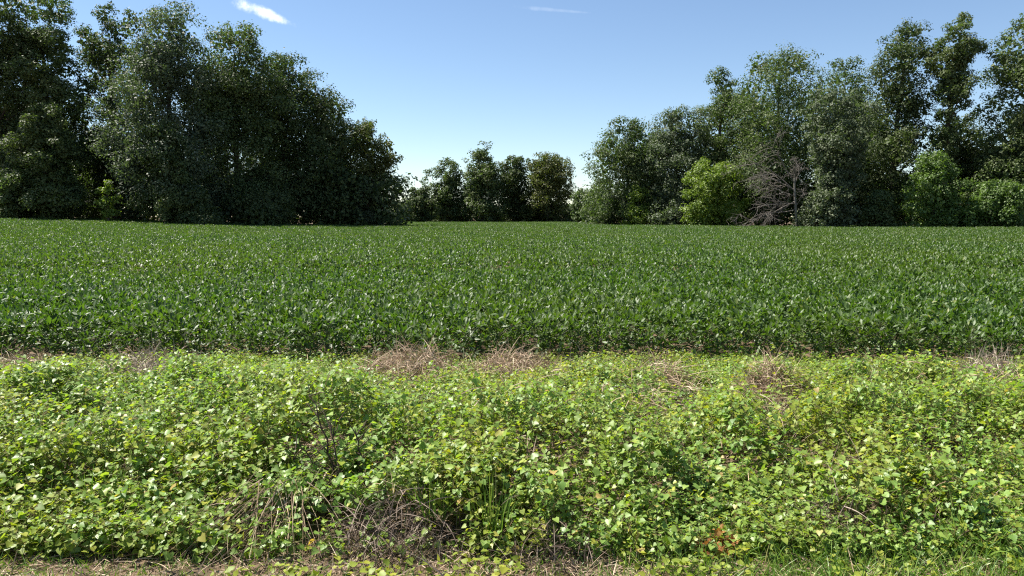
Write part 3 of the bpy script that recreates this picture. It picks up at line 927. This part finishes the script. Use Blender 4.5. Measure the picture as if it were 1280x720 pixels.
def clump(name, label, cat, px, py, wpx, hpx, n, mat, seed, wid=0.005, arch=0.85, lean=(0, 0), upright=0.8, tangle=0.7, group=None, hide=0.5, at_y=None):
    r = rs(seed)
    x0, y0 = on_verge(px, py) if at_y is None else (px_x(px, at_y), at_y)
    W = wpx / FPX * y0 / 2; Hh = hpx / FPX * y0
    g0 = float(ground_z(x0, y0) + veg_h(x0, y0) * hide)
    a = r.rand(n) * 2 * PI; q = np.sqrt(r.rand(n))
    dep = min(W * 0.8, 0.5)
    P = np.stack([np.cos(a) * q * W, np.sin(a) * q * dep, -0.03 + r.rand(n) * Hh * tangle * (1 - q * q)], 1)
    d = r.normal(size=(n, 3)) * (0.35 + 0.55 * tangle) + np.array([lean[0], lean[1], upright]) + np.stack([np.cos(a) * q, np.sin(a) * q, 0 * a], 1) * 0.35
    L = Hh * r.uniform(0.5, 1.3, n) * (1 - 0.3 * tangle)
    V, F = blades(P, d, L, wid * r.uniform(0.6, 1.5, n), arch * r.uniform(0.2, 1.6, n), r, seg=5)
    root = link(name, mesh_from(name, V, F, M[mat]), None, (x0, y0, g0), label=label, category=cat)
    if group:
        root['group'] = group
    return root


DG = 'dry grass clumps on the verge'
MOUND = dict(group=DG, upright=0.22, tangle=1.0, arch=1.0, wid=0.0065, hide=0.35)
clump('dry_grass_clump', 'pinkish tan dry grass mound at the crop edge left of centre', 'dry grass', 512, 0, 150, 44, 2600, 'straw', 701, at_y=8.93, **MOUND)
clump('dry_grass_clump', 'tan dry grass mound with curled tips at the crop edge in the centre', 'dry grass', 645, 0, 130, 40, 2300, 'straw', 702, at_y=9.03, **MOUND)
clump('dry_grass_clump', 'loose tan dry grass among vines right of the centre', 'dry grass', 825, 0, 110, 52, 1000, 'straw', 703, at_y=7.9, **MOUND)
clump('dry_grass_clump', 'upright golden brown dry grass clump among vines', 'dry grass', 970, 0, 76, 46, 1300, 'straw', 704, arch=1.0, upright=0.5, tangle=0.9, group=DG, at_y=6.9, wid=0.005)
clump('dry_grass_clump', 'greyish dry grass mound at the crop edge on the left', 'dry grass', 178, 0, 140, 40, 1600, 'straw_grey', 705, at_y=9.08, **MOUND)
clump('dry_grass_clump', 'tan dry grass at the far left of the crop edge', 'dry grass', 15, 0, 100, 30, 1100, 'straw', 706, at_y=9.38, **MOUND)
clump('dry_grass_clump', 'pale dry grass mound with tall stalks at the far right', 'dry grass', 1252, 0, 90, 40, 1200, 'straw_grey', 707, at_y=8.88, group=DG, upright=0.5, tangle=0.9, arch=0.9, wid=0.007)
clump('dry_grass_clump', 'small grey brown dry clump near the crop edge on the right', 'dry grass', 1152, 0, 40, 28, 400, 'straw_grey', 708, at_y=8.88, **MOUND)
clump('dry_grass_clump', 'thin brown dry stalks standing in the vines just right of the centre mound', 'dry grass', 725, 0, 50, 44, 300, 'straw_grey', 709, at_y=8.2, group=DG, upright=0.6, tangle=0.8, wid=0.005)
clump('dry_grass_clump', 'dark brown dry stalks in the hollow at the right front', 'dry grass', 1062, 655, 110, 70, 520, 'stalk', 710, arch=1.0, upright=0.6, tangle=1.0, group=DG, hide=0.05, wid=0.0034)
clump('dry_grass_clump', 'brown dry stalks in the front hollow right of the dark bare shrub', 'dry grass', 490, 668, 170, 84, 900, 'stalk', 711, arch=1.1, upright=0.5, tangle=1.0, group=DG, hide=0.05, wid=0.0034)
clump('dry_grass_clump', 'brown dry stalks at the front foot of the thicket in the centre', 'dry grass', 690, 672, 150, 56, 600, 'stalk', 712, arch=1.1, upright=0.5, tangle=1.0, group=DG, hide=0.05, wid=0.0034)
TG = 'green grass tufts in the thicket'
clump('grass_tuft', 'tall green grass tuft standing out of the front thicket near the centre', 'grass tuft', 615, 655, 34, 100, 46, 'grass', 721, tangle=0.05, wid=0.008, arch=0.35, upright=1.9, group=TG, hide=0.1)
clump('grass_tuft', 'light green grass tuft among the vines on the left', 'grass tuft', 110, 610, 60, 52, 70, 'grass', 722, tangle=0.05, wid=0.008, arch=0.7, upright=1.4, group=TG)
clump('grass_tuft', 'slim green grass tuft in the vines above the dark bare shrub', 'grass tuft', 312, 545, 40, 50, 50, 'grass', 723, tangle=0.05, wid=0.007, arch=0.7, upright=1.4, group=TG)
clump('grass_tuft', 'green grass tuft at the far right front of the thicket', 'grass tuft', 1235, 655, 50, 66, 70, 'grass', 724, tangle=0.05, wid=0.009, arch=0.8, upright=1.4, group=TG, hide=0.1)
clump('grass_tuft', 'thin grass tuft left of centre, right of the dark bare shrub', 'grass tuft', 540, 610, 30, 66, 36, 'grass', 725, tangle=0.05, wid=0.007, arch=0.4, upright=1.6, group=TG)


def straw_bundle():
    """long pale stalks lodged forward out of the front of the thicket"""
    r = rs(730)
    x0, y0 = px_x(338, 3.98), 3.98
    root = link('straw_bundle', None, None, (x0, y0, float(ground_z(x0, y0))), label='fan of long pale dead stalks slumping out of the front thicket', category='dead stalks')
    n = 90
    P = np.stack([r.normal(size=n) * 0.10 - 0.0, r.normal(size=n) * 0.05 + 0.04, r.uniform(0.08, 0.33, n)], 1)
    tgt = np.stack([P[:, 0] * 1.4 - 0.13 + r.normal(size=n) * 0.17, r.uniform(-0.40, -0.12, n), r.uniform(0.0, 0.05, n)], 1)
    paths, rads = [], []
    for a, b in zip(P, tgt):
        q = np.linspace(0, 1, 5)[:, None]
        m = (a + b) / 2 + np.array([0, 0, r.uniform(-0.02, 0.09)]) + r.normal(size=3) * 0.05
        paths.append((1 - q) ** 2 * a + 2 * q * (1 - q) * m + q * q * b)
        rads.append(np.linspace(1, 0.5, 5) * r.uniform(0.0014, 0.0034))
    V, F = tubes(paths, rads, 4)
    link('stalk_mass', mesh_from('stalk_mass', V, F, M['straw']), root, kind='stuff')


straw_bundle()


def bare_shrub():
    r = rs(740)
    D = 4.25
    x0 = px_x(418, D); z0 = float(ground_z(x0, D))
    root = link('bare_shrub', None, None, (x0, D, z0), label='dark bare woody stems of a shrub rising out of the vines', category='shrub')

    def pt(px, py, dy=0.0):
        return np.array([px_x(px, D + dy) - x0, dy, py_z(py, D + dy) - z0])
    stems = [[(418, 665), (412, 600), (404, 560), (392, 515), (380, 482)], [(415, 665), (396, 600), (382, 575), (366, 552)], [(422, 660), (420, 605), (414, 560), (408, 530)],
             [(372, 650), (370, 610), (362, 580), (352, 556)], [(446, 655), (447, 600), (444, 565), (440, 535)], [(398, 655), (404, 600), (408, 575)]]
    for i, st in enumerate(stems):
        dy = r.uniform(-0.12, 0.15, len(st)) * 0.6
        p = np.array([pt(a, b, d) for (a, b), d in zip(st, dy)])
        t = np.linspace(0, len(p) - 1, 12)
        p2 = np.stack([np.interp(t, np.arange(len(p)), p[:, k]) for k in range(3)], 1) + r.normal(size=(12, 3)) * 0.005
        p2[0, 2] = -0.03
        paths, rads = [p2], [np.linspace(0.009, 0.0028, 12)]
        for _ in range(9):
            k = r.randint(3, 11)
            d = nrm(np.array([r.normal() * 0.9, r.normal() * 0.6, 0.7])); L = r.uniform(0.06, 0.2)
            q = np.linspace(0, 1, 4)[:, None]
            paths.append(p2[k] + d * L * q + r.normal(size=(4, 3)) * 0.006 * q); rads.append(np.linspace(0.0045, 0.002, 4))
        link('stem', mesh_from('stem', *tubes(paths, rads, 5), M['stem_dark'], True), root)


bare_shrub()


def red_weed():
    r = rs(750)
    D = 3.72
    x0 = px_x(905, D); z0 = float(ground_z(x0, D))
    root = link('withered_weed', None, None, (x0, D, z0), label='small withered weed with orange brown leaves on the mown strip', category='weed')
    n = 130
    a = r.rand(n) * 2 * PI; q = np.sqrt(r.rand(n)) * 0.13
    P = np.stack([np.cos(a) * q, np.sin(a) * q * 0.7, 0.02 + r.rand(n) * 0.14 * (1 - q / 0.2)], 1)
    A = frames(r.normal(size=(n, 3)) + [0, 0, 0.7], r.normal(size=(n, 3)))
    V, F = leaves(LT, LTF, P, A, 0.03 * r.uniform(0.6, 1.3, n))
    link('foliage', mesh_from('foliage', V, F, M['straw_red']), root)
    paths = [np.array([[0, 0, -0.02], [p[0] * 0.5, p[1] * 0.5, p[2] * 0.6], p]) for p in P[:18]]
    link('stem', mesh_from('stem', *tubes(paths, [np.array([0.0025, 0.002, 0.001])] * 18, 4), M['straw_red']), root)


red_weed()


def thicket_grass():
    """single grass blades growing up through the vines"""
    r = rs(755)
    n = 5200
    x, y = r.uniform(-9, 9, n), r.uniform(VERGE_IN + 0.05, VERGE_OUT, n)
    keep = (np.abs(x) < 0.70 * y + 1) & (vnoise(x, y, 0.9, 61) > 0.42)
    x, y = x[keep], y[keep]; n = len(x)
    P = np.stack([x, y, ground_z(x, y) + veg_h(x, y) * 0.6], 1)
    d = r.normal(size=(n, 3)) * 0.35 + np.array([0, 0, 1.0])
    V, F = blades(P, d, r.uniform(0.1, 0.26, n), r.uniform(0.004, 0.009, n), r.uniform(0.3, 1.5, n), r, seg=4)
    link('thicket_grass', mesh_from('thicket_grass', V, F, M['grass']), kind='stuff', label='light green grass blades growing up through the vines', category='grass')


thicket_grass()


def mown_strip():
    r = rs(760)
    n = 34000
    x, y = r.uniform(-4.4, 4.4, n), r.uniform(2.9, VERGE_IN + 0.12, n)
    pat = vnoise(x, y, 2.2, 40) * 0.6 + 0.45 * sstep(x, -0.2, 1.2)
    keep = r.rand(n) < 0.22 + 0.9 * pat
    x, y = x[keep], y[keep]; n = len(x)
    P = np.stack([x, y, ground_z(x, y) - 0.005], 1)
    d = r.normal(size=(n, 3)) * 0.5 + np.array([0, 0, 1.0])
    L = r.uniform(0.03, 0.11, n) * (0.8 + 0.9 * sstep(x, 0.2, 1.6))
    V, F = blades(P, d, L, r.uniform(0.0035, 0.008, n), r.uniform(0.2, 1.4, n), r)
    link('grass', mesh_from('grass', V, F, M['grass']), kind='stuff', label='short green mown grass along the front of the thicket', category='grass')
    n = 14000
    x, y = r.uniform(-4.4, 4.4, n), r.uniform(2.9, VERGE_IN + 0.2, n)
    P = np.stack([x, y, ground_z(x, y) + r.rand(n) * 0.02], 1)
    d = r.normal(size=(n, 3)) * np.array([1, 1, 0.28]) + np.array([0, 0, 0.12])
    V, F = blades(P, d, r.uniform(0.04, 0.17, n), r.uniform(0.002, 0.005, n), r.uniform(0, 0.8, n), r)
    link('straw_litter', mesh_from('straw_litter', V, F, M['straw']), kind='stuff', label='tan straw clippings lying in the mown grass', category='straw')
    # small broadleaf weeds creeping out of the thicket
    n = 5200
    x, y = r.uniform(-4.4, 4.4, n), VERGE_IN + 0.1 - 0.9 * r.rand(n) ** 1.4
    keep = (vnoise(x, y, 2.0, 50) > 0.36) & ~((x > -1.7) & (x < -0.3) & (y > 3.5) & (r.rand(n) < 0.85))
    x, y = x[keep], y[keep]; n = len(x)
    P = np.stack([x, y, ground_z(x, y) + 0.015 + 0.06 * r.rand(n)], 1)
    A = frames(r.normal(size=(n, 3)) * 0.4 + [0, -0.1, 1], r.normal(size=(n, 3)) * [1, 1, 0.2])
    V, F = leaves(VL, VLF, P, A, r.uniform(0.018, 0.042, n))
    link('low_weeds', mesh_from('low_weeds', V, F, M['vine_young'], True), kind='stuff', label='small green weeds creeping over the mown strip', category='weeds')


mown_strip()
